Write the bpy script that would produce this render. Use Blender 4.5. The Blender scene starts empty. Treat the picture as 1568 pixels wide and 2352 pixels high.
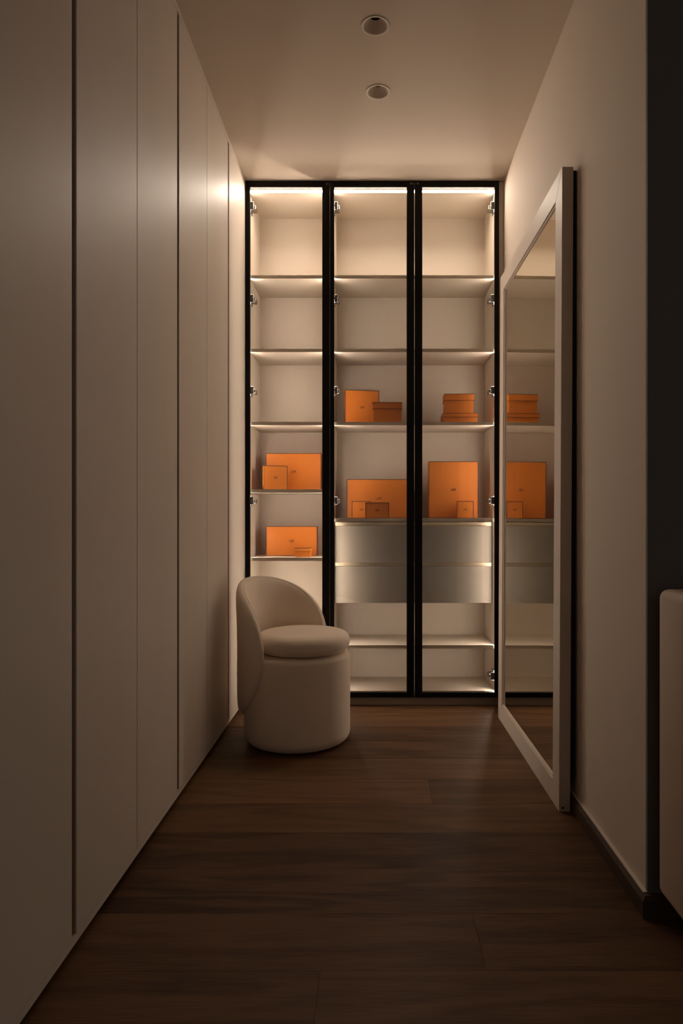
import bpy, bmesh, math, random
from mathutils import Vector, Matrix
random.seed(7)
S = bpy.context.scene
C = S.collection

# ------------------------------------------------------------------ camera, world, exposure
F_PX, VPX, VPY, EYE = 1568.0, 858.0, 1184.0, 0.977       # focal length and vanishing point of the photograph
cam_d = bpy.data.cameras.new('camera')
cam_d.sensor_fit = 'HORIZONTAL'
cam_d.sensor_width = 36.0
cam_d.lens = 36.0 * F_PX / 1568.0
cam_d.shift_x = -(VPX - 784.0) / 1568.0
cam_d.shift_y = (VPY - 1176.0) / 1568.0
cam_d.clip_start = 0.02
cam = bpy.data.objects.new('camera', cam_d)
cam.location = (0, 0, EYE)
cam.rotation_euler = (math.radians(90), 0, 0)
C.objects.link(cam)
S.camera = cam

W = bpy.data.worlds.new('world')
S.world = W
W.use_nodes = True
W.node_tree.nodes['Background'].inputs[0].default_value = (1.0, 0.86, 0.76, 1)
W.node_tree.nodes['Background'].inputs[1].default_value = 0.14

S.view_settings.view_transform = 'Standard'
S.view_settings.look = 'None'
S.view_settings.gamma = 1.0
S.view_settings.use_curve_mapping = False
S.view_settings.exposure = 0.0
S.cycles.use_denoising = True
S.cycles.max_bounces = 14
S.cycles.diffuse_bounces = 8
S.cycles.glossy_bounces = 6
S.cycles.transparent_max_bounces = 24
S.cycles.caustics_reflective = True
S.cycles.blur_glossy = 0.5
S.cycles.sample_clamp_indirect = 4.0
S.cycles.caustics_refractive = False

LED_COL = (1.0, 0.845, 0.70)
LED_TOP = 185.0
LED_SIDE = 155.0

# ------------------------------------------------------------------ materials
def mat(name, col, rough=0.5, metal=0.0, noise=None, bump=None, spec=None, sheen=0.0, obj_coord=True):
    m = bpy.data.materials.new(name)
    m.use_nodes = True
    nt = m.node_tree
    b = nt.nodes['Principled BSDF']
    b.inputs['Base Color'].default_value = (*col, 1)
    b.inputs['Roughness'].default_value = rough
    b.inputs['Metallic'].default_value = metal
    if spec is not None:
        b.inputs['Specular IOR Level'].default_value = spec
    if sheen:
        b.inputs['Sheen Weight'].default_value = sheen
        b.inputs['Sheen Roughness'].default_value = 0.4
        b.inputs['Sheen Tint'].default_value = (*[min(1, c * 1.3) for c in col], 1)
    tc = nt.nodes.new('ShaderNodeTexCoord')
    if noise:
        sc, amt, stretch = noise
        mp = nt.nodes.new('ShaderNodeMapping')
        mp.inputs['Scale'].default_value = stretch
        nz = nt.nodes.new('ShaderNodeTexNoise')
        nz.inputs['Scale'].default_value = sc
        nz.inputs['Detail'].default_value = 5
        mx = nt.nodes.new('ShaderNodeMix')
        mx.data_type = 'RGBA'
        mx.inputs[6].default_value = (*[c * (1 - amt) for c in col], 1)
        mx.inputs[7].default_value = (*[min(1, c * (1 + amt)) for c in col], 1)
        nt.links.new(tc.outputs['Object'], mp.inputs['Vector'])
        nt.links.new(mp.outputs[0], nz.inputs['Vector'])
        nt.links.new(nz.outputs['Fac'], mx.inputs[0])
        nt.links.new(mx.outputs[2], b.inputs['Base Color'])
    if bump:
        sc, strength, dist, stretch = bump
        mp2 = nt.nodes.new('ShaderNodeMapping')
        mp2.inputs['Scale'].default_value = stretch
        n2 = nt.nodes.new('ShaderNodeTexNoise')
        n2.inputs['Scale'].default_value = sc
        n2.inputs['Detail'].default_value = 4
        bp = nt.nodes.new('ShaderNodeBump')
        bp.inputs['Strength'].default_value = strength
        bp.inputs['Distance'].default_value = dist
        nt.links.new(tc.outputs['Object'], mp2.inputs['Vector'])
        nt.links.new(mp2.outputs[0], n2.inputs['Vector'])
        nt.links.new(n2.outputs['Fac'], bp.inputs['Height'])
        nt.links.new(bp.outputs[0], b.inputs['Normal'])
    return m

def emit_mat(name, col, strength):
    m = bpy.data.materials.new(name)
    m.use_nodes = True
    nt = m.node_tree
    nt.nodes.remove(nt.nodes['Principled BSDF'])
    e = nt.nodes.new('ShaderNodeEmission')
    e.inputs[0].default_value = (*col, 1)
    e.inputs[1].default_value = strength
    nt.links.new(e.outputs[0], nt.nodes['Material Output'].inputs[0])
    return m

def glass_mat():
    m = bpy.data.materials.new('door_glass')
    m.use_nodes = True
    nt = m.node_tree
    nt.nodes.remove(nt.nodes['Principled BSDF'])
    t = nt.nodes.new('ShaderNodeBsdfTransparent')
    t.inputs[0].default_value = (0.985, 0.98, 0.97, 1)
    g = nt.nodes.new('ShaderNodeBsdfGlossy')
    g.inputs['Roughness'].default_value = 0.01
    f = nt.nodes.new('ShaderNodeFresnel')
    f.inputs[0].default_value = 1.5
    mx = nt.nodes.new('ShaderNodeMixShader')
    ge = nt.nodes.new('ShaderNodeNewGeometry')            # reflect at the outer faces only, the pane being thin
    fr = nt.nodes.new('ShaderNodeMath'); fr.operation = 'SUBTRACT'; fr.inputs[0].default_value = 1.0
    nt.links.new(ge.outputs['Backfacing'], fr.inputs[1])
    fm = nt.nodes.new('ShaderNodeMath'); fm.operation = 'MULTIPLY'
    nt.links.new(f.outputs[0], fm.inputs[0]); nt.links.new(fr.outputs[0], fm.inputs[1])
    nt.links.new(fm.outputs[0], mx.inputs[0])
    nt.links.new(t.outputs[0], mx.inputs[1])
    nt.links.new(g.outputs[0], mx.inputs[2])
    nt.links.new(mx.outputs[0], nt.nodes['Material Output'].inputs[0])
    return m

def wood_mat():
    m = bpy.data.materials.new('dark_oak')
    m.use_nodes = True
    nt = m.node_tree
    L = nt.links.new
    b = nt.nodes['Principled BSDF']
    tc = nt.nodes.new('ShaderNodeTexCoord')
    oi = nt.nodes.new('ShaderNodeObjectInfo')
    off = nt.nodes.new('ShaderNodeVectorMath'); off.operation = 'SCALE'
    comb = nt.nodes.new('ShaderNodeCombineXYZ')
    comb.inputs[0].default_value = 31.0; comb.inputs[1].default_value = 17.0; comb.inputs[2].default_value = 23.0
    L(comb.outputs[0], off.inputs[0]); L(oi.outputs['Random'], off.inputs['Scale'])
    add = nt.nodes.new('ShaderNodeVectorMath'); add.operation = 'ADD'
    L(tc.outputs['Object'], add.inputs[0]); L(off.outputs[0], add.inputs[1])
    # cathedral grain: distorted wave bands running along the plank
    mp = nt.nodes.new('ShaderNodeMapping'); mp.inputs['Scale'].default_value = (0.7, 5.5, 1.0)
    L(add.outputs[0], mp.inputs['Vector'])
    n1 = nt.nodes.new('ShaderNodeTexNoise'); n1.inputs['Scale'].default_value = 1.3; n1.inputs['Detail'].default_value = 2
    L(mp.outputs[0], n1.inputs['Vector'])
    mul = nt.nodes.new('ShaderNodeMath'); mul.operation = 'MULTIPLY'; mul.inputs[1].default_value = 34.0
    L(n1.outputs['Fac'], mul.inputs[0])
    sn = nt.nodes.new('ShaderNodeMath'); sn.operation = 'SINE'
    L(mul.outputs[0], sn.inputs[0])
    # fine pores
    mp2 = nt.nodes.new('ShaderNodeMapping'); mp2.inputs['Scale'].default_value = (5.5, 130.0, 1.0)
    L(add.outputs[0], mp2.inputs['Vector'])
    n2 = nt.nodes.new('ShaderNodeTexNoise'); n2.inputs['Scale'].default_value = 2.2; n2.inputs['Detail'].default_value = 4
    L(mp2.outputs[0], n2.inputs['Vector'])
    # slow tone change along the plank
    mp3 = nt.nodes.new('ShaderNodeMapping'); mp3.inputs['Scale'].default_value = (0.8, 2.5, 1.0)
    L(add.outputs[0], mp3.inputs['Vector'])
    n3 = nt.nodes.new('ShaderNodeTexNoise'); n3.inputs['Scale'].default_value = 1.5
    L(mp3.outputs[0], n3.inputs['Vector'])
    def mad(src, k, c):
        q = nt.nodes.new('ShaderNodeMath'); q.operation = 'MULTIPLY_ADD'
        L(src, q.inputs[0]); q.inputs[1].default_value = k; q.inputs[2].default_value = c
        return q.outputs[0]
    def addm(a, c):
        q = nt.nodes.new('ShaderNodeMath'); q.operation = 'ADD'
        L(a, q.inputs[0]); L(c, q.inputs[1])
        return q.outputs[0]
    v = addm(addm(mad(sn.outputs[0], 0.12, 0.0), mad(n2.outputs['Fac'], 0.75, -0.255)),
             addm(mad(n3.outputs['Fac'], 0.5, -0.25), mad(oi.outputs['Random'], 0.36, 0.12)))
    cr = nt.nodes.new('ShaderNodeValToRGB')
    cr.color_ramp.elements[0].color = (0.036, 0.0160, 0.0062, 1)
    cr.color_ramp.elements[1].color = (0.165, 0.083, 0.038, 1)
    cr.color_ramp.elements[0].position = 0.05
    cr.color_ramp.elements[1].position = 0.95
    L(v, cr.inputs[0])
    L(cr.outputs[0], b.inputs['Base Color'])
    b.inputs['Roughness'].default_value = 0.5
    b.inputs['Specular IOR Level'].default_value = 0.15
    bp = nt.nodes.new('ShaderNodeBump'); bp.inputs['Strength'].default_value = 0.25; bp.inputs['Distance'].default_value = 0.001
    L(n2.outputs['Fac'], bp.inputs['Height'])
    L(bp.outputs[0], b.inputs['Normal'])
    return m

ONE = (1, 1, 1)
M = dict(
    wardrobe=mat('wardrobe_laminate', (0.55, 0.475, 0.405), 0.5, spec=0.3, noise=(2.4, 0.13, (1, 1, 0.6)), bump=(9, 0.10, 0.004, (1, 1, 0.35))),
    groove=mat('bronze_channel', (0.24, 0.165, 0.105), 0.5, 0.1),
    plinth_shaded=mat('shaded_plinth', (0.05, 0.035, 0.025), 0.7),  # dark tone stands for the shadow in the gap under the doors
    plaster=mat('cream_plaster', (0.59, 0.505, 0.42), 0.8, noise=(1.5, 0.03, ONE), bump=(60, 0.05, 0.001, ONE)),
    ceiling=mat('ceiling_plaster', (0.60, 0.515, 0.43), 0.85, noise=(1.2, 0.02, ONE)),
    dark_wall=mat('dark_grey_wall', (0.125, 0.118, 0.108), 0.75, noise=(3, 0.05, ONE)),
    interior=mat('cabinet_laminate', (0.645, 0.56, 0.465), 0.55, noise=(2.0, 0.04, ONE)),
    shelf=mat('shelf_laminate', (0.60, 0.52, 0.425), 0.5, noise=(2.0, 0.04, ONE)),
    edge=mat('edge_band_metal', (0.66, 0.58, 0.47), 0.45, 0.35),
    drawer=mat('drawer_lacquer', (0.185, 0.158, 0.128), 0.5, spec=0.25),
    champagne=mat('champagne_metal', (0.62, 0.51, 0.36), 0.38, 0.75),
    black=mat('black_aluminium', (0.009, 0.008, 0.007), 0.5, 0.0, spec=0.1),
    nickel=mat('nickel', (0.20, 0.18, 0.16), 0.40, 1.0),
    plinth=mat('cabinet_plinth_shaded', (0.30, 0.24, 0.19), 0.6),  # cabinet laminate, with the shadow under the doors put into its colour
    orange=mat('orange_card', (0.55, 0.153, 0.009), 0.6, noise=(40, 0.03, ONE)),
    brown_trim=mat('brown_edge', (0.10, 0.028, 0.007), 0.65),
    print=mat('brown_print', (0.17, 0.05, 0.012), 0.7),
    velvet=mat('beige_velvet', (0.72, 0.605, 0.495), 0.9, noise=(6, 0.04, ONE), bump=(350, 0.12, 0.0008, ONE), sheen=0.6),
    piping=mat('beige_piping', (0.78, 0.66, 0.54), 0.8),
    shadow=mat('dark_recess', (0.03, 0.022, 0.016), 0.9),
    mirror_frame=mat('cream_frame', (0.56, 0.475, 0.40), 0.5, noise=(5, 0.03, (1, 1, 0.3))),
    mirror=mat('mirror_silver', (0.90, 0.87, 0.78), 0.0, 1.0),
    black_board=mat('black_board', (0.008, 0.008, 0.008), 0.9),
    skirting=mat('dark_skirting', (0.060, 0.036, 0.022), 0.6, spec=0.1, noise=(8, 0.1, (0.2, 1, 1))),
    bead=mat('caulk_bead', (0.62, 0.53, 0.45), 0.7),
    leather=mat('beige_leather', (0.50, 0.395, 0.30), 0.6, noise=(5, 0.03, ONE), bump=(120, 0.08, 0.001, ONE)),
    lamp_white=mat('lamp_white', (0.60, 0.52, 0.44), 0.5),
    slab=mat('subfloor', (0.02, 0.012, 0.008), 0.9),
    wood=wood_mat(),
    glass=glass_mat(),
    led_top=emit_mat('led_light_top', LED_COL, LED_TOP),
    led_side=emit_mat('led_light_side', LED_COL, LED_SIDE),
)

# ------------------------------------------------------------------ helpers
ORG = {}
def link(name, me, m, parent=None):
    o = bpy.data.objects.new(name, me)
    C.objects.link(o)
    if m is not None and not me.materials:
        me.materials.append(m)
    if parent is not None:
        o.parent = parent
    ORG[o.name] = Vector((0, 0, 0)) if parent is None else ORG[parent.name].copy()
    return o

def finish(bm, name, m, parent=None, smooth=False, local=False):
    """bmesh in world coordinates (or the parent's own, local=True) to one mesh object"""
    if parent is not None and not local:
        bmesh.ops.translate(bm, verts=bm.verts, vec=-ORG[parent.name])
    bmesh.ops.recalc_face_normals(bm, faces=bm.faces)
    me = bpy.data.meshes.new(name)
    bm.to_mesh(me); bm.free()
    if smooth:
        for p in me.polygons: p.use_smooth = True
    return link(name, me, m, parent)

def add_box(bm, x0, x1, y0, y1, z0, z1, bev=0.0, seg=2):
    r = bmesh.ops.create_cube(bm, size=1.0)
    vs = r['verts']
    bmesh.ops.scale(bm, vec=(x1 - x0, y1 - y0, z1 - z0), verts=vs)
    bmesh.ops.translate(bm, vec=((x0 + x1) / 2, (y0 + y1) / 2, (z0 + z1) / 2), verts=vs)
    if bev > 0:
        es = list({e for v in vs for e in v.link_edges})
        bmesh.ops.bevel(bm, geom=es, offset=bev, segments=seg, affect='EDGES', profile=0.5)

def box(name, x0, x1, y0, y1, z0, z1, m, parent=None, bev=0.0, seg=2, local=False):
    bm = bmesh.new()
    add_box(bm, x0, x1, y0, y1, z0, z1, bev, seg)
    return finish(bm, name, m, parent, local=local)

def empty(name, loc, rot=(0, 0, 0)):
    o = bpy.data.objects.new(name, None)
    o.empty_display_size = 0.05
    C.objects.link(o)
    o.location = loc
    o.rotation_euler = rot
    ORG[o.name] = Vector(loc)
    return o

def tag(o, label, cat, group=None):
    o['label'] = label; o['category'] = cat
    if group: o['group'] = group
    return o

def struct(o):
    o['kind'] = 'structure'
    return o

def lathe(bm, prof, cx, cy, n=48, closed=False):
    """prof: list of (r, z)"""
    rings = []
    for r, z in prof:
        if r < 1e-6:
            rings.append([bm.verts.new((cx, cy, z))])
        else:
            rings.append([bm.verts.new((cx + r * math.cos(2 * math.pi * k / n), cy + r * math.sin(2 * math.pi * k / n), z)) for k in range(n)])
    pairs = list(zip(rings, rings[1:]))
    if closed: pairs.append((rings[-1], rings[0]))
    for a, b in pairs:
        for k in range(n):
            k2 = (k + 1) % n
            if len(a) == 1 and len(b) == 1: continue
            if len(a) == 1: bm.faces.new((a[0], b[k], b[k2]))
            elif len(b) == 1: bm.faces.new((a[k], a[k2], b[0]))
            else: bm.faces.new((a[k], a[k2], b[k2], b[k]))

def tube(bm, pts, r, n=8, closed=False):
    rings = []
    N = len(pts)
    for i, p in enumerate(pts):
        a = pts[(i - 1) % N] if (closed or i > 0) else pts[i]
        c = pts[(i + 1) % N] if (closed or i < N - 1) else pts[i]
        t = (Vector(c) - Vector(a)).normalized()
        u = t.orthogonal() if abs(t.z) > 0.95 else t.cross(Vector((0, 0, 1)))
        u.normalize(); w = t.cross(u)
        rings.append([bm.verts.new(Vector(p) + r * (math.cos(2 * math.pi * k / n) * u + math.sin(2 * math.pi * k / n) * w)) for k in range(n)])
    rng = range(N) if closed else range(N - 1)
    for i in rng:
        a, b = rings[i], rings[(i + 1) % N]
        for k in range(n):
            bm.faces.new((a[k], a[(k + 1) % n], b[(k + 1) % n], b[k]))
    if not closed:
        bm.faces.new(rings[0][::-1]); bm.faces.new(rings[-1])

# ------------------------------------------------------------------ the room
H = 2.70
XL, XR = -0.661, 0.670          # wardrobe face, right wall face
YC, YB = 3.510, 3.872           # door face of the display cabinet, its back
YEND = 1.678                    # where the right wall ends

floor = struct(box('floor', -0.75, 3.0, -1.6, 3.95, -0.10, -0.012, M['slab']))
PW = 0.2127
rows = []
y = 2.528 + 5 * PW
starts = {0: .20}
row = 0
yy = 2.528 - 20 * PW
k = 0
while yy < 3.9:
    rows.append((yy, yy + PW)); yy += PW
def plank(x0, x1, y0, y1):
    bm = bmesh.new()
    w, d = x1 - x0, y1 - y0
    g, c = 0.0001, 0.0004
    base = [(-w / 2 + g, -d / 2 + g), (w / 2 - g, -d / 2 + g), (w / 2 - g, d / 2 - g), (-w / 2 + g, d / 2 - g)]
    top = [(-w / 2 + g + c, -d / 2 + g + c), (w / 2 - g - c, -d / 2 + g + c), (w / 2 - g - c, d / 2 - g - c), (-w / 2 + g + c, d / 2 - g - c)]
    vb = [bm.verts.new((p[0], p[1], -0.012)) for p in base]
    vm = [bm.verts.new((p[0], p[1], -0.0007)) for p in base]
    vt = [bm.verts.new((p[0], p[1], 0.0)) for p in top]
    for a, b in ((vb, vm), (vm, vt)):
        for i in range(4):
            bm.faces.new((a[i], a[(i + 1) % 4], b[(i + 1) % 4], b[i]))
    bm.faces.new(vt)
    o = finish(bm, 'plank', M['wood'], floor, local=True)
    o.location = ((x0 + x1) / 2, (y0 + y1) / 2, 0)
    return o
joints = {2.315: 0.20, 1.464: 0.242, 1.252: -0.115}
for (y0, y1) in rows:
    if y0 < -1.5: continue
    j = None
    for kk, vv in joints.items():
        if abs(kk - y0) < 0.03: j = vv
    if j is None:
        j = random.choice((-1.1, -0.95, 0.85, 1.0, 1.15))
    L = 1.85
    x = j - L * 3
    while x < 3.0:
        a, b = max(x, -0.72), min(x + L, 2.95)
        if b - a > 0.03:
            plank(a, b, y0, min(y1, 3.86))
        x += L

# ceiling with two round cut-outs for the downlights
DL = [(0.006, 2.400), (0.0178, 2.775)]
def ceiling():
    bm = bmesh.new()
    hx = 0.012
    q = 0.07
    xs = [-1.3, hx - q, hx + q, 3.0]
    ys = [-1.6, DL[0][1] - q, DL[0][1] + q, DL[1][1] - q, DL[1][1] + q, 3.95]
    rh = 0.044
    for i in range(3):
        for jx in range(5):
            a, b, c, d = xs[i], xs[i + 1], ys[jx], ys[jx + 1]
            if i == 1 and jx in (1, 3):
                cx, cy = DL[0 if jx == 1 else 1]
                n = 48
                inner, outer = [], []
                for k in range(n):
                    t = 2 * math.pi * (k + 0.5) / n
                    ct, st = math.cos(t), math.sin(t)
                    inner.append(bm.verts.new((cx + rh * ct, cy + rh * st, H)))
                    m_ = max(abs(ct), abs(st))
                    outer.append(bm.verts.new(((a + b) / 2 + q * ct / m_, (c + d) / 2 + q * st / m_, H)))
                for k in range(n):
                    k2 = (k + 1) % n
                    bm.faces.new((inner[k], inner[k2], outer[k2], outer[k]))
                # little triangles at the four corners
                for sx in (-1, 1):
                    for sy in (-1, 1):
                        cv = bm.verts.new(((a + b) / 2 + sx * q, (c + d) / 2 + sy * q, H))
                        near = sorted(outer, key=lambda v: (v.co - cv.co).length)[:2]
                        bm.faces.new((cv, near[0], near[1]))
            else:
                bm.faces.new([bm.verts.new(p) for p in ((a, c, H), (b, c, H), (b, d, H), (a, d, H))])
    # upper side
    z = H + 0.16
    bm.faces.new([bm.verts.new(p) for p in ((-1.3, -1.6, z), (3, -1.6, z), (3, 3.95, z), (-1.3, 3.95, z))])
    me_o = finish(bm, 'ceiling', M['ceiling'])
    return me_o
struct(ceiling())

struct(box('wall_right', XR, XR + 0.12, YEND + 0.004, 3.95, 0.0, H, M['plaster']))
struct(box('wall_bedroom', XR + 0.0003, 3.0, YEND - 0.006, YEND + 0.004, 0.0, H, M['dark_wall']))
struct(box('wall_back', -1.3, XR + 0.12, YB + 0.006, 3.95, 0.0, H, M['plaster']))
struct(box('wall_left', -0.78, XL, -1.6, 1.105, 0.0, H, M['wardrobe']))

# skirting board of the right wall, wrapped round its free end
def skirting():
    prof = [(0.0, 0.0), (0.018, 0.0), (0.018, 0.041), (0.010, 0.051), (0.0, 0.052)]
    bm = bmesh.new()
    path = [((XR, YC - 0.002), (-1, 0)), ((XR, YEND - 0.006), (-1, -1)), ((3.0, YEND - 0.006), (0, -1))]
    rings = []
    for (px, py), (nx, ny) in path:
        rings.append([bm.verts.new((px + nx * d, py + ny * d, z)) for d, z in prof])
    for a, b in zip(rings, rings[1:]):
        for k in range(len(prof)):
            k2 = (k + 1) % len(prof)
            bm.faces.new((a[k], a[k2], b[k2], b[k]))
    bm.faces.new(rings[0]); bm.faces.new(rings[-1][::-1])
    o = finish(bm, 'baseboard_right', M['skirting'])
    struct(o)
    box('caulk_bead', XR - 0.010, XR, YEND - 0.004, YC - 0.004, 0.0515, 0.0545, M['bead'], o)
skirting()

# ------------------------------------------------------------------ wardrobe run on the left
ZB, ZT = 0.028, H
def wardrobe(y0, y1, label):
    t = empty('wardrobe', (XL, (y0 + y1) / 2, 0))
    tag(t, label, 'wardrobe', 'cream wardrobe units along the left side')
    ym = (y0 + y1) / 2
    box('carcass', XL - 0.55, XL - 0.026, y0, y1, ZB, ZT, M['shadow'], t)
    box('plinth', XL - 0.50, XL - 0.035, y0, y1, 0.0, ZB, M['plinth_shaded'], t)
    box('bottom_rail', XL - 0.025, XL, y0, y1, ZB, ZB + 0.0185, M['wardrobe'], t)
    box('top_rail', XL - 0.025, XL, y0, y1, ZT - 0.022, ZT - 0.0005, M['wardrobe'], t)
    z0, z1 = ZB + 0.0192, ZT - 0.0226
    g, h = 0.0012, 0.0115
    box('door', XL - 0.025, XL, y0 + g, ym - h, z0, z1, M['wardrobe'], t, bev=0.0008, seg=1)
    box('door', XL - 0.025, XL, ym + h, y1 - g, z0, z1, M['wardrobe'], t, bev=0.0008, seg=1)
    # finger-pull channel between the two doors, V shaped
    bm = bmesh.new()
    pts = [(XL - 0.003, ym - h), (XL - 0.020, ym - 0.001), (XL - 0.003, ym + h), (XL - 0.024, ym + h), (XL - 0.024, ym - h)]
    lo = [bm.verts.new((p[0], p[1], z0)) for p in pts]
    hi = [bm.verts.new((p[0], p[1], z1)) for p in pts]
    for k in range(5):
        bm.faces.new((lo[k], lo[(k + 1) % 5], hi[(k + 1) % 5], hi[k]))
    bm.faces.new((lo[0], lo[1], lo[4])); bm.faces.new((lo[1], lo[2], lo[3])); bm.faces.new((lo[1], lo[3], lo[4]))
    bm.faces.new((hi[0], hi[1], hi[4])); bm.faces.new((hi[1], hi[2], hi[3])); bm.faces.new((hi[1], hi[3], hi[4]))
    finish(bm, 'handle_channel', M['groove'], t)
    return t
wardrobe(1.107, 1.908, 'cream two-door wardrobe unit nearest the camera, cut off by the left edge')
wardrobe(1.909, 2.708, 'middle unit of the three cream wardrobes, in front of the chair')
wardrobe(2.709, 3.508, 'farthest cream wardrobe unit, beside the chair and next to the lit glass cabinet')

# ------------------------------------------------------------------ display cabinets with glass doors
SP = 0.018          # panel thickness
YS0, YS1 = 3.5455, 3.5515   # lit groove in the side panels
YE = 3.5465         # front face of the shelves
YF = 3.552          # front of carcass panels and shelves
ZDB, ZDT = 0.041, 2.6915
ZTOP = 2.6555
def hinge_bm(xp, s, z, low=False):
    """clip-on hinge on the inner face xp of a side panel; s=+1 arm points to +x"""
    bm = bmesh.new()
    def bx(xa, xb, ya, yb, za, zb, bev=0.0015):
        add_box(bm, min(xp + s * xa, xp + s * xb), max(xp + s * xa, xp + s * xb), ya, yb, z + za, z + zb, bev, 1)
    bx(0.0, 0.004, 3.553, 3.602, -0.026, 0.026, 0.001)        # mounting plate with wings
    bx(0.003, 0.020, 3.530, 3.612, -0.007, 0.008)             # arm
    bx(0.016, 0.030, 3.545, 3.598, -0.014, 0.009, 0.003)      # clip block
    bx(0.004, 0.022, 3.5305, 3.540, -0.020, 0.020, 0.002)     # cup flange at the door
    for sz in (-0.018, 0.018):
        v = bmesh.ops.create_cone(bm, cap_ends=True, segments=10, radius1=0.004, radius2=0.004, depth=0.004,
                                  matrix=Matrix.Translation((xp + s * 0.0055, 3.575, z + sz)) @ Matrix.Rotation(math.pi / 2, 4, 'Y'))
    return bm
def glass_door(cab, x0, x1, sl, sr, hinges, side, xpanel):
    """sl, sr: widths of the left and right stile; side: hinge side"""
    bm = bmesh.new()
    rt, rb = 0.0265, 0.0245
    y0, y1 = YC, YC + 0.020
    add_box(bm, x0, x0 + sl, y0, y1, ZDB, ZDT, 0.0012, 1)
    add_box(bm, x1 - sr, x1, y0, y1, ZDB, ZDT, 0.0012, 1)
    add_box(bm, x0 + sl, x1 - sr, y0 + 0.001, y1, ZDT - rt, ZDT)
    add_box(bm, x0 + sl, x1 - sr, y0 + 0.001, y1, ZDB, ZDB + rb)
    # finger grip lip along the wide stile
    if sl > sr: add_box(bm, x0 + 0.004, x0 + 0.010, y0 - 0.003, y0 + 0.002, ZDB + 0.001, ZDT - 0.001)
    else: add_box(bm, x1 - 0.010, x1 - 0.004, y0 - 0.003, y0 + 0.002, ZDB + 0.001, ZDT - 0.001)
    d = finish(bm, 'door', M['black'], cab)
    g = box('glass_pane', x0 + sl - 0.003, x1 - sr + 0.003, y0 + 0.008, y0 + 0.012, ZDB + rb - 0.003, ZDT - rt + 0.003, M['glass'], d)
    for z in hinges:
        finish(hinge_bm(xpanel, 1 if side == 'l' else -1, z), 'hinge', M['nickel'], d)
    return d

def shelf(cab, xa, xb, ztop, th=0.017):
    sh = box('shelf', xa, xb, YE + 0.0015, YB - 0.012, ztop - th, ztop, M['shelf'], cab)
    box('edge_band', xa, xb, YE, YE + 0.0014, ztop - th, ztop, M['edge'], sh)

def carcass(cab, xa, xb, shelves):
    """xa, xb outer faces"""
    for pa in (xa, xb - SP):                      # panels with a lit groove just behind the front edge
        bm = bmesh.new()
        add_box(bm, pa, pa + SP, YS1, YB, 0.04, 2.6905)
        add_box(bm, pa, pa + SP, YS0 - 0.002, YS0, 0.04, 2.6905)
        finish(bm, 'side_panel', M['interior'], cab)
    box('back_panel', xa + SP, xb - SP, YB - 0.011, YB, 0.04, 2.6905, M['interior'], cab)
    box('top_panel', xa + SP, xb - SP, YF + 0.004, YB - 0.011, ZTOP, 2.6905, M['interior'], cab)
    box('top_lip', xa + SP, xb - SP, YC + 0.0225, YF + 0.004, ZTOP + 0.019, 2.6905, M['interior'], cab)
    box('bottom_panel', xa + SP, xb - SP, YF, YB - 0.011, 0.045, 0.065, M['interior'], cab)
    box('plinth', xa, xb, YC + 0.012, YF + 0.02, 0.0, 0.040, M['plinth'], cab)
    for z in shelves: shelf(cab, xa + SP + 0.0005, xb - SP - 0.0005, z)
    # light strips: one across the top, one down each front corner behind the door stiles
    # top strip: a diffuser tilted towards the hall in a slot between the door and the top panel
    bm = bmesh.new()
    sec = [(YC + 0.0285, ZTOP + 0.0058), (YC + 0.0395, ZTOP + 0.0004), (YC + 0.0398, ZTOP + 0.0008), (YC + 0.0288, ZTOP + 0.0062)]
    def prism(bm, sec, x0, x1):
        f = [bm.verts.new((x0, *p)) for p in sec]; g = [bm.verts.new((x1, *p)) for p in sec]
        bm.faces.new(f); bm.faces.new(g[::-1])
        for k in range(len(sec)):
            bm.faces.new((f[k], f[(k + 1) % len(sec)], g[(k + 1) % len(sec)], g[k]))
    prism(bm, sec, xa + SP, xb - SP)
    finish(bm, 'light_strip', M['led_top'], cab)
    bm = bmesh.new()
    prism(bm, [(YC + 0.0226, ZTOP + 0.0094), (YC + 0.0399, ZTOP + 0.0010), (YC + 0.0399, ZTOP + 0.0003), (YF + 0.0038, ZTOP + 0.0003), (YF + 0.0038, ZTOP + 0.0184), (YC + 0.0226, ZTOP + 0.0184)], xa + SP, xb - SP)
    finish(bm, 'strip_profile', M['interior'], cab)
    for (p, q) in ((xa + SP - 0.010, xa + SP), (xb - SP, xb - SP + 0.010)):
        box('light_strip', p, q, YS0 + 0.0002, YS1 - 0.0002, 0.066, ZTOP - 0.004, M['led_side'], cab)

X1A, X1B = -0.6605, -0.2265
X2A, X2B = -0.2255, 0.6445
HZ = [2.581, 2.101, 1.625, 1.054]
c1 = tag(empty('display_cabinet', ((X1A + X1B) / 2, YC, 0)),
         'narrow lit display cabinet with one black-framed glass door, behind the beige chair', 'cabinet', 'lit display cabinets')
carcass(c1, X1A, X1B, [2.225, 1.843, 1.463, 1.1127, 0.758])
glass_door(c1, X1A, X1B - 0.0008, 0.0242, 0.0375, HZ, 'l', X1A + SP)
box('top_black_strip', X1A, X1B, YC + 0.004, YF + 0.03, ZDT + 0.0005, H - 0.0005, M['black'], c1)  # black strip between the door tops and the ceiling

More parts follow.
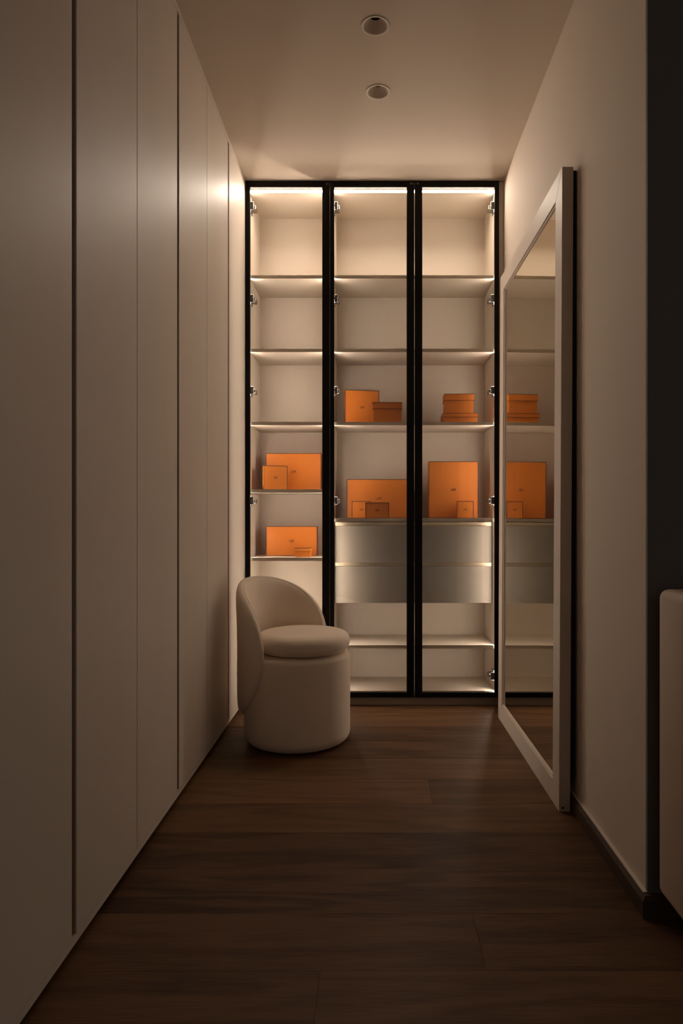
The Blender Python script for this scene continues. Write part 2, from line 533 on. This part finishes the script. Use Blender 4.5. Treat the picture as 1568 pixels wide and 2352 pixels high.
c2 = tag(empty('display_cabinet', ((X2A + X2B) / 2, YC, 0)),
         'wide lit display cabinet with two black-framed glass doors and inner drawers, beside the mirror', 'cabinet', 'lit display cabinets')
carcass(c2, X2A, X2B, [2.225, 1.843, 1.463, 0.962, 0.303])
xm = 0.2097
glass_door(c2, X2A + 0.0006, xm - 0.0016, 0.0215, 0.0385, HZ, 'l', X2A + SP)
glass_door(c2, xm + 0.0016, X2B, 0.0385, 0.0226, HZ + [0.145], 'r', X2B - SP)
box('top_black_strip', X2A, X2B, YC + 0.004, YF + 0.03, ZDT + 0.0005, H - 0.0005, M['black'], c2)
box('filler_panel', X2B + 0.0008, XR - 0.0005, YC + 0.010, YF + 0.02, 0.0, H - 0.004, M['interior'], c2)
for xa_, xb_ in ((-0.2460, -0.2265), ):
    box('catch_plate', xa_, xb_, YC - 0.0012, YC + 0.003, 2.677, 2.688, M['nickel'], c1)
for xa_, xb_ in ((0.1885, 0.2065), (0.2130, 0.2310)):
    box('catch_plate', xa_, xb_, YC - 0.0012, YC + 0.003, 2.679, 2.688, M['nickel'], c2)
for (za, zb) in ((0.7291, 0.9219), (0.5156, 0.7084)):
    dr = box('drawer', X2A + SP + 0.003, X2B - SP - 0.003, YF + 0.048, YF + 0.066, za, zb, M['drawer'], c2, bev=0.001, seg=1)
    box('drawer_box', X2A + SP + 0.012, X2B - SP - 0.012, YF + 0.066, YB - 0.03, za + 0.004, zb - 0.02, M['interior'], dr)
    box('handle_channel', X2A + SP + 0.003, X2B - SP - 0.003, YF + 0.058, YF + 0.0658, zb + 0.0003, zb + 0.0195, M['champagne'], dr)

# ------------------------------------------------------------------ orange boxes
def emblem(parent, cx, y, cz, w, m=None):
    """horse-drawn carriage mark as a thin print, width w, on the plane y facing -y"""
    bm = bmesh.new()
    u = w / 26.0
    def poly(pts):
        f = [bm.verts.new((cx + px * u, y, cz + pz * u)) for px, pz in pts]
        b = [bm.verts.new((cx + px * u, y + 0.0004, cz + pz * u)) for px, pz in pts]
        bm.faces.new(f); bm.faces.new(b[::-1])
        for k in range(len(pts)):
            bm.faces.new((f[k], f[(k + 1) % len(pts)], b[(k + 1) % len(pts)], b[k]))
    def ring(px, pz, r, wd):
        n = 12
        for k in range(n):
            a, b = 2 * math.pi * k / n, 2 * math.pi * (k + 1) / n
            poly([(px + r * math.cos(a), pz + r * math.sin(a)), (px + r * math.cos(b), pz + r * math.sin(b)),
                  (px + (r - wd) * math.cos(b), pz + (r - wd) * math.sin(b)), (px + (r - wd) * math.cos(a), pz + (r - wd) * math.sin(a))])
    # carriage on the right: body, hood, two wheels
    poly([(-1, 0), (10.5, 0), (11.5, 3), (6, 3.2), (-2, 2.6)])
    poly([(1.0, 2.6), (9.5, 2.8), (8.0, 7.5), (4.0, 8.2), (1.8, 6.0)])
    ring(0.5, -2.0, 3.0, 0.9); ring(9.0, -1.6, 3.6, 0.9)
    # horse on the left
    poly([(-10, 0.2), (-4, 0.4), (-3.4, 3.0), (-9, 3.4), (-10.4, 2.4)])
    poly([(-9.2, 2.6), (-8.0, 3.2), (-9.8, 6.4), (-11.8, 5.2), (-11.4, 4.4), (-10.2, 4.6)])
    for lx in (-9.6, -8.0, -5.4, -4.2):
        poly([(lx, 0.6), (lx + 0.8, 0.6), (lx + 0.5, -4.6), (lx - 0.3, -4.6)])
    # standing groom before the horse's flank
    poly([(-7.2, -4.6), (-6.2, -4.6), (-5.9, 3.4), (-6.6, 4.8), (-7.3, 3.4)])
    # ground line
    poly([(-12, -5.2), (12.5, -5.2), (12.5, -4.7), (-12, -4.7)])
    return finish(bm, 'emblem', m or M['print'], parent, local=True)

def edge_bars(bm, w, h, t=0.0033, p=0.0004, y1=0.003):
    add_box(bm, -w / 2 - p, -w / 2 + t, -p, y1, -0, h + p)
    add_box(bm, w / 2 - t, w / 2 + p, -p, y1, 0, h + p)
    add_box(bm, -w / 2 + t, w / 2 - t, -p, y1, h - t, h + p)
    add_box(bm, -w / 2 + t, w / 2 - t, -p, y1, 0.0, t)

def upright_box(x, y, z, w, h, d, rot, label, lid=0.022, mark=True, group='orange boxes on the cabinet shelves'):
    """card box standing on its side with the lid towards the hall"""
    t = empty('gift_box', (x, y, z), (0, 0, math.radians(rot)))
    tag(t, label, 'box', group)
    i = 0.0022
    box('base', -w / 2 + i, w / 2 - i, lid * 0.5, d, i, h - i, M['orange'], t, local=True)
    l = box('lid', -w / 2, w / 2, 0, lid, 0, h, M['orange'], t, bev=0.0006, seg=1, local=True)
    bm = bmesh.new()
    edge_bars(bm, w, h)
    finish(bm, 'edge_trim', M['brown_trim'], l, local=True)
    if mark:
        emblem(l, 0, -0.0007, h * 0.5, min(0.029, max(0.021, 0.017 + w * 0.045)))
    return t

def flat_box(x, y, z, w, h, d, lid, rot, label, group='orange boxes on the cabinet shelves'):
    """card box lying flat with its lid on top; front centre at x, y"""
    t = empty('gift_box', (x, y, z), (0, 0, math.radians(rot)))
    tag(t, label, 'box', group)
    i = 0.0034
    box('base', -w / 2 + i, w / 2 - i, i, d - i, 0, h - 0.002, M['orange'], t, local=True)
    l = box('lid', -w / 2, w / 2, 0, d, h - lid, h, M['orange'], t, bev=0.0006, seg=1, local=True)
    bm = bmesh.new()
    p, q = 0.0004, 0.0022
    add_box(bm, -w / 2 - p, w / 2 + p, -p, q, h - q, h + p)
    add_box(bm, -w / 2 - p, w / 2 + p, d - q, d + p, h - q, h + p)
    add_box(bm, -w / 2 - p, -w / 2 + q, q, d - q, h - q, h + p)
    add_box(bm, w / 2 - q, w / 2 + p, q, d - q, h - q, h + p)
    zl, r = h - lid, 0.0012                       # brown rim along the lower edge of the lid
    add_box(bm, -w / 2 - p, w / 2 + p, -p, 0.0016, zl - p, zl + r)
    add_box(bm, -w / 2 - p, -w / 2 + 0.0016, 0.0016, d, zl - p, zl + r)
    add_box(bm, w / 2 - 0.0016, w / 2 + p, 0.0016, d, zl - p, zl + r)
    finish(bm, 'edge_trim', M['brown_trim'], l, local=True)
    return t

upright_box(-0.4342, 3.700, 1.1130, 0.300, 0.2015, 0.090, 0, 'wide orange box standing at the back of the fourth shelf of the narrow cabinet')
upright_box(-0.5177, 3.600, 1.1130, 0.126, 0.1265, 0.060, 15, 'small square orange box turned slightly, before a wide box in the narrow cabinet')
upright_box(-0.4435, 3.690, 0.7583, 0.276, 0.1605, 0.085, 0, 'bright wide orange box on the lowest visible shelf, just above the chair')
flat_box(-0.3745, 3.592, 0.7583, 0.0835, 0.0475, 0.075, 0.0175, -3, 'tiny lidded orange box in front of the wide box just above the chair')
upright_box(-0.0620, 3.665, 1.4633, 0.186, 0.186, 0.055, 11, 'upright square orange box turned to the right, in the middle door beside a lidded box')
flat_box(0.0710, 3.572, 1.4633, 0.156, 0.1065, 0.070, 0.034, 2, 'dark-shaded lidded orange box lying flat beside an upright square box behind the middle door')
upright_box(0.0285, 3.700, 0.9623, 0.349, 0.2110, 0.090, 0, 'widest orange box, half hidden by the black stile, with two small boxes before it')
upright_box(-0.0655, 3.612, 0.9623, 0.101, 0.0905, 0.038, 0, 'left one of the two small orange boxes before the widest box')
upright_box(0.0183, 3.568, 0.9623, 0.1235, 0.0825, 0.032, 0, 'right, front one of the two small orange boxes before the widest box')
flat_box(0.4545, 3.576, 1.4633, 0.185, 0.0500, 0.150, 0.020, -1, 'low wide orange box at the bottom of the stack of two near the mirror')
flat_box(0.4485, 3.580, 1.5138, 0.156, 0.1015, 0.125, 0.0345, -1.5, 'tall lidded orange box on top of the stack of two near the mirror')
upright_box(0.4295, 3.680, 0.9623, 0.267, 0.306, 0.090, 0, 'largest, tallest orange box, standing behind the right glass door')
upright_box(0.4822, 3.600, 0.9623, 0.088, 0.0905, 0.045, -3, 'small square orange box before the tallest box behind the right door')

# ------------------------------------------------------------------ vanity chair
CX, CY = -0.333, 2.985
ch = tag(empty('tub_chair', (CX, CY, 0)), 'beige velvet tub chair with round drum base and curved wrap-around back on the wooden floor', 'chair')
bm = bmesh.new()
R = 0.2300
prof = [(0.0, 0.004), (0.165, 0.004)]
for k in range(9):
    a = -math.pi / 2 + k * math.pi / 2 / 8
    prof.append((R - 0.040 + 0.040 * math.cos(a), 0.045 + 0.041 * math.sin(a)))
prof += [(R, 0.10), (R, 0.20), (R, 0.30), (R, 0.352)]
for k in range(7):
    a = k * math.pi / 2 / 6
    prof.append((R - 0.022 + 0.022 * math.cos(a), 0.364 + 0.022 * math.sin(a)))
prof += [(0.12, 0.390), (0.0, 0.392)]
lathe(bm, prof, CX, CY, 72)
finish(bm, 'base', M['velvet'], ch, smooth=True)
bm = bmesh.new()
lathe(bm, [(0.0, 0.0), (0.170, 0.0), (0.170, 0.006), (0.0, 0.006)], CX, CY, 40)
finish(bm, 'glide_ring', M['shadow'], ch)
# cushion, shifted to the open side
FA = math.radians(-30)
QX, QY = CX + 0.030 * math.cos(FA), CY + 0.030 * math.sin(FA)
bm = bmesh.new()
rc, zc, hh = 0.2035, 0.4335, 0.0425
prof = [(0.0, zc - hh + 0.004)]
for k in range(0, 25):
    a = -math.pi / 2 + k * math.pi / 24
    ca, sa = max(0.0, math.cos(a)), math.sin(a)
    r_ = rc - 0.062 + 0.062 * ca ** 0.72
    z_ = zc + hh * (abs(sa) ** 0.85) * (1 if sa > 0 else -1)
    prof.append((r_, z_ + (0.0 if sa < 0 else 0.0)))
prof += [(0.09, zc + hh + 0.006), (0.0, zc + hh + 0.008)]
lathe(bm, prof, QX, QY, 72)
finish(bm, 'seat_cushion', M['velvet'], ch, smooth=True)

# wrap-around back: a padded oval bent round the drum
BA = math.radians(150)
T, HC, HH = math.radians(89), 0.398, 0.303
RM, W0 = 0.2330, 0.0265
bm = bmesh.new()
NS, NP = 22, 96
def back_pt(s, ph, side):
    c, sn = math.cos(ph), math.sin(ph)
    e = 0.94
    t = T * s * math.copysign(abs(c) ** e, c)
    h = HC + HH * s * math.copysign(abs(sn) ** e, sn)
    w = W0 * math.sqrt(max(0.0, 1 - s ** 14))
    r = RM + (w if side > 0 else -w)
    r += 0.012 * max(0.0, (h - 0.42) / 0.28) ** 2          # slight rake outwards at the top
    return Vector((CX + r * math.cos(BA + t), CY + r * math.sin(BA + t), h))
svals = [1 - (1 - k / NS) ** 2.2 for k in range(NS + 1)]
grids = []
for side in (1, -1):
    cen = bm.verts.new(back_pt(0, 0, side))
    rings = []
    for s in svals[1:]:
        if s >= 0.99999 and side == -1:
            rings.append(grids[0][1][-1]); continue
        rings.append([bm.verts.new(back_pt(s, 2 * math.pi * k / NP, side)) for k in range(NP)])
    grids.append((cen, rings))
for cen, rings in grids:
    for k in range(NP):
        bm.faces.new((cen, rings[0][k], rings[0][(k + 1) % NP]))
    for a, b in zip(rings, rings[1:]):
        for k in range(NP):
            try: bm.faces.new((a[k], a[(k + 1) % NP], b[(k + 1) % NP], b[k]))
            except ValueError: pass
back = finish(bm, 'backrest', M['velvet'], ch, smooth=True)
bm = bmesh.new()
pts = []
for k in range(NP):
    p = back_pt(0.985, 2 * math.pi * k / NP, -1)
    pts.append(p)
tube(bm, pts, 0.0022, 6, closed=True)
finish(bm, 'piping', M['piping'], back, smooth=True)

# ------------------------------------------------------------------ standing mirror
LM, HM, TM, FW = 1.052, 2.127, 0.037, 0.080
mi = empty('floor_mirror', (0.6058, 2.776, 0.0), (0, 0.0052, 0.0085))
tag(mi, 'tall cream-framed mirror standing on the floor and leaning on the right wall', 'mirror')
h2 = LM / 2
def rail(name, pts):
    """mitred frame member; pts: four (y, z) corners"""
    bm = bmesh.new()
    f = [bm.verts.new((0, py, pz)) for py, pz in pts]
    b = [bm.verts.new((TM, py, pz)) for py, pz in pts]
    bm.faces.new(f); bm.faces.new(b[::-1])
    for k in range(4):
        bm.faces.new((f[k], f[(k + 1) % 4], b[(k + 1) % 4], b[k]))
    bmesh.ops.recalc_face_normals(bm, faces=bm.faces)
    bmesh.ops.bevel(bm, geom=bm.edges[:], offset=0.0012, segments=1, affect='EDGES')
    return finish(bm, name, M['mirror_frame'], mi, local=True)
i2 = h2 - FW
rail('frame_stile', [(-h2, 0.0), (-i2, FW), (-i2, HM - FW), (-h2, HM)])
rail('frame_stile', [(h2, 0.0), (h2, HM), (i2, HM - FW), (i2, FW)])
rail('frame_rail', [(-h2, 0.0), (h2, 0.0), (i2, FW), (-i2, FW)])
rail('frame_rail', [(-h2, HM), (-i2, HM - FW), (i2, HM - FW), (h2, HM)])
bm = bmesh.new()
bd = 0.007
for (ya, yb, za, zb) in ((-i2, -i2 + bd, FW, HM - FW), (i2 - bd, i2, FW, HM - FW), (-i2 + bd, i2 - bd, FW, FW + bd), (-i2 + bd, i2 - bd, HM - FW - bd, HM - FW)):
    add_box(bm, 0.0045, 0.016, ya, yb, za, zb, 0.002, 1)
finish(bm, 'inner_bead', M['mirror_frame'], mi, local=True)
box('mirror_glass', 0.009, 0.013, -i2, i2, FW, HM - FW, M['mirror'], mi, local=True)
box('gap_shade_board', TM, TM + 0.010, -h2 + 0.001, h2 - 0.012, 0.10, HM - 0.012, M['black_board'], mi, local=True)  # black board added so the gap behind the mirror reads as deep shade
bm = bmesh.new()
bmesh.ops.create_cone(bm, cap_ends=True, segments=14, radius1=0.0042, radius2=0.0042, depth=0.002,
                      matrix=Matrix.Translation((0.013, -h2 - 0.0005, 0.014)) @ Matrix.Rotation(math.pi / 2, 4, 'X'))
finish(bm, 'screw_plug', M['shadow'], mi, local=True)

# ------------------------------------------------------------------ downlights
for (dx, dy), lab in zip(DL, ('unlit round recessed downlight nearer the camera, the larger one in the ceiling',
                              'unlit round recessed downlight farther from the camera, nearer the glass cabinet')):
    t = tag(empty('downlight', (dx, dy, H)), lab, 'light', 'unlit recessed ceiling downlights')
    bm = bmesh.new()
    lathe(bm, [(0.0500, H - 0.0002), (0.0497, H - 0.0024), (0.0480, H - 0.0034), (0.0430, H - 0.0030), (0.0405, H - 0.001), (0.0405, H), ], dx, dy, 56)
    finish(bm, 'trim_ring', M['lamp_white'], t, smooth=True)
    bm = bmesh.new()
    lathe(bm, [(0.0403, H - 0.001), (0.0380, H + 0.009), (0.0320, H + 0.021), (0.0190, H + 0.031)], dx, dy, 56)
    finish(bm, 'reflector_cone', M['lamp_white'], t, smooth=True)
    bm = bmesh.new()
    lathe(bm, [(0.0190, H + 0.031), (0.0190, H + 0.070), (0.0, H + 0.070)], dx, dy, 40)
    finish(bm, 'lamp_recess', M['black_board'], t, smooth=True)

# ------------------------------------------------------------------ padded furniture at the right edge
hb = tag(empty('upholstered_headboard', (1.4, 1.58, 0)), 'beige padded headboard with rounded corners at the right edge, against the dark wall', 'headboard')
bm = bmesh.new()
x0, x1, y0, y1, z0, z1 = 0.676, 2.3, 1.478, 1.632, 0.078, 0.803
add_box(bm, x0, x1, y0, y1, z0, z1, 0.022, 5)
finish(bm, 'pad', M['leather'], hb, smooth=True)
for xx in (x0 + 0.10, x1 - 0.10):
    box('leg', xx - 0.02, xx + 0.02, y0 + 0.05, y1 - 0.03, 0.0, z0 + 0.005, M['black_board'], hb)
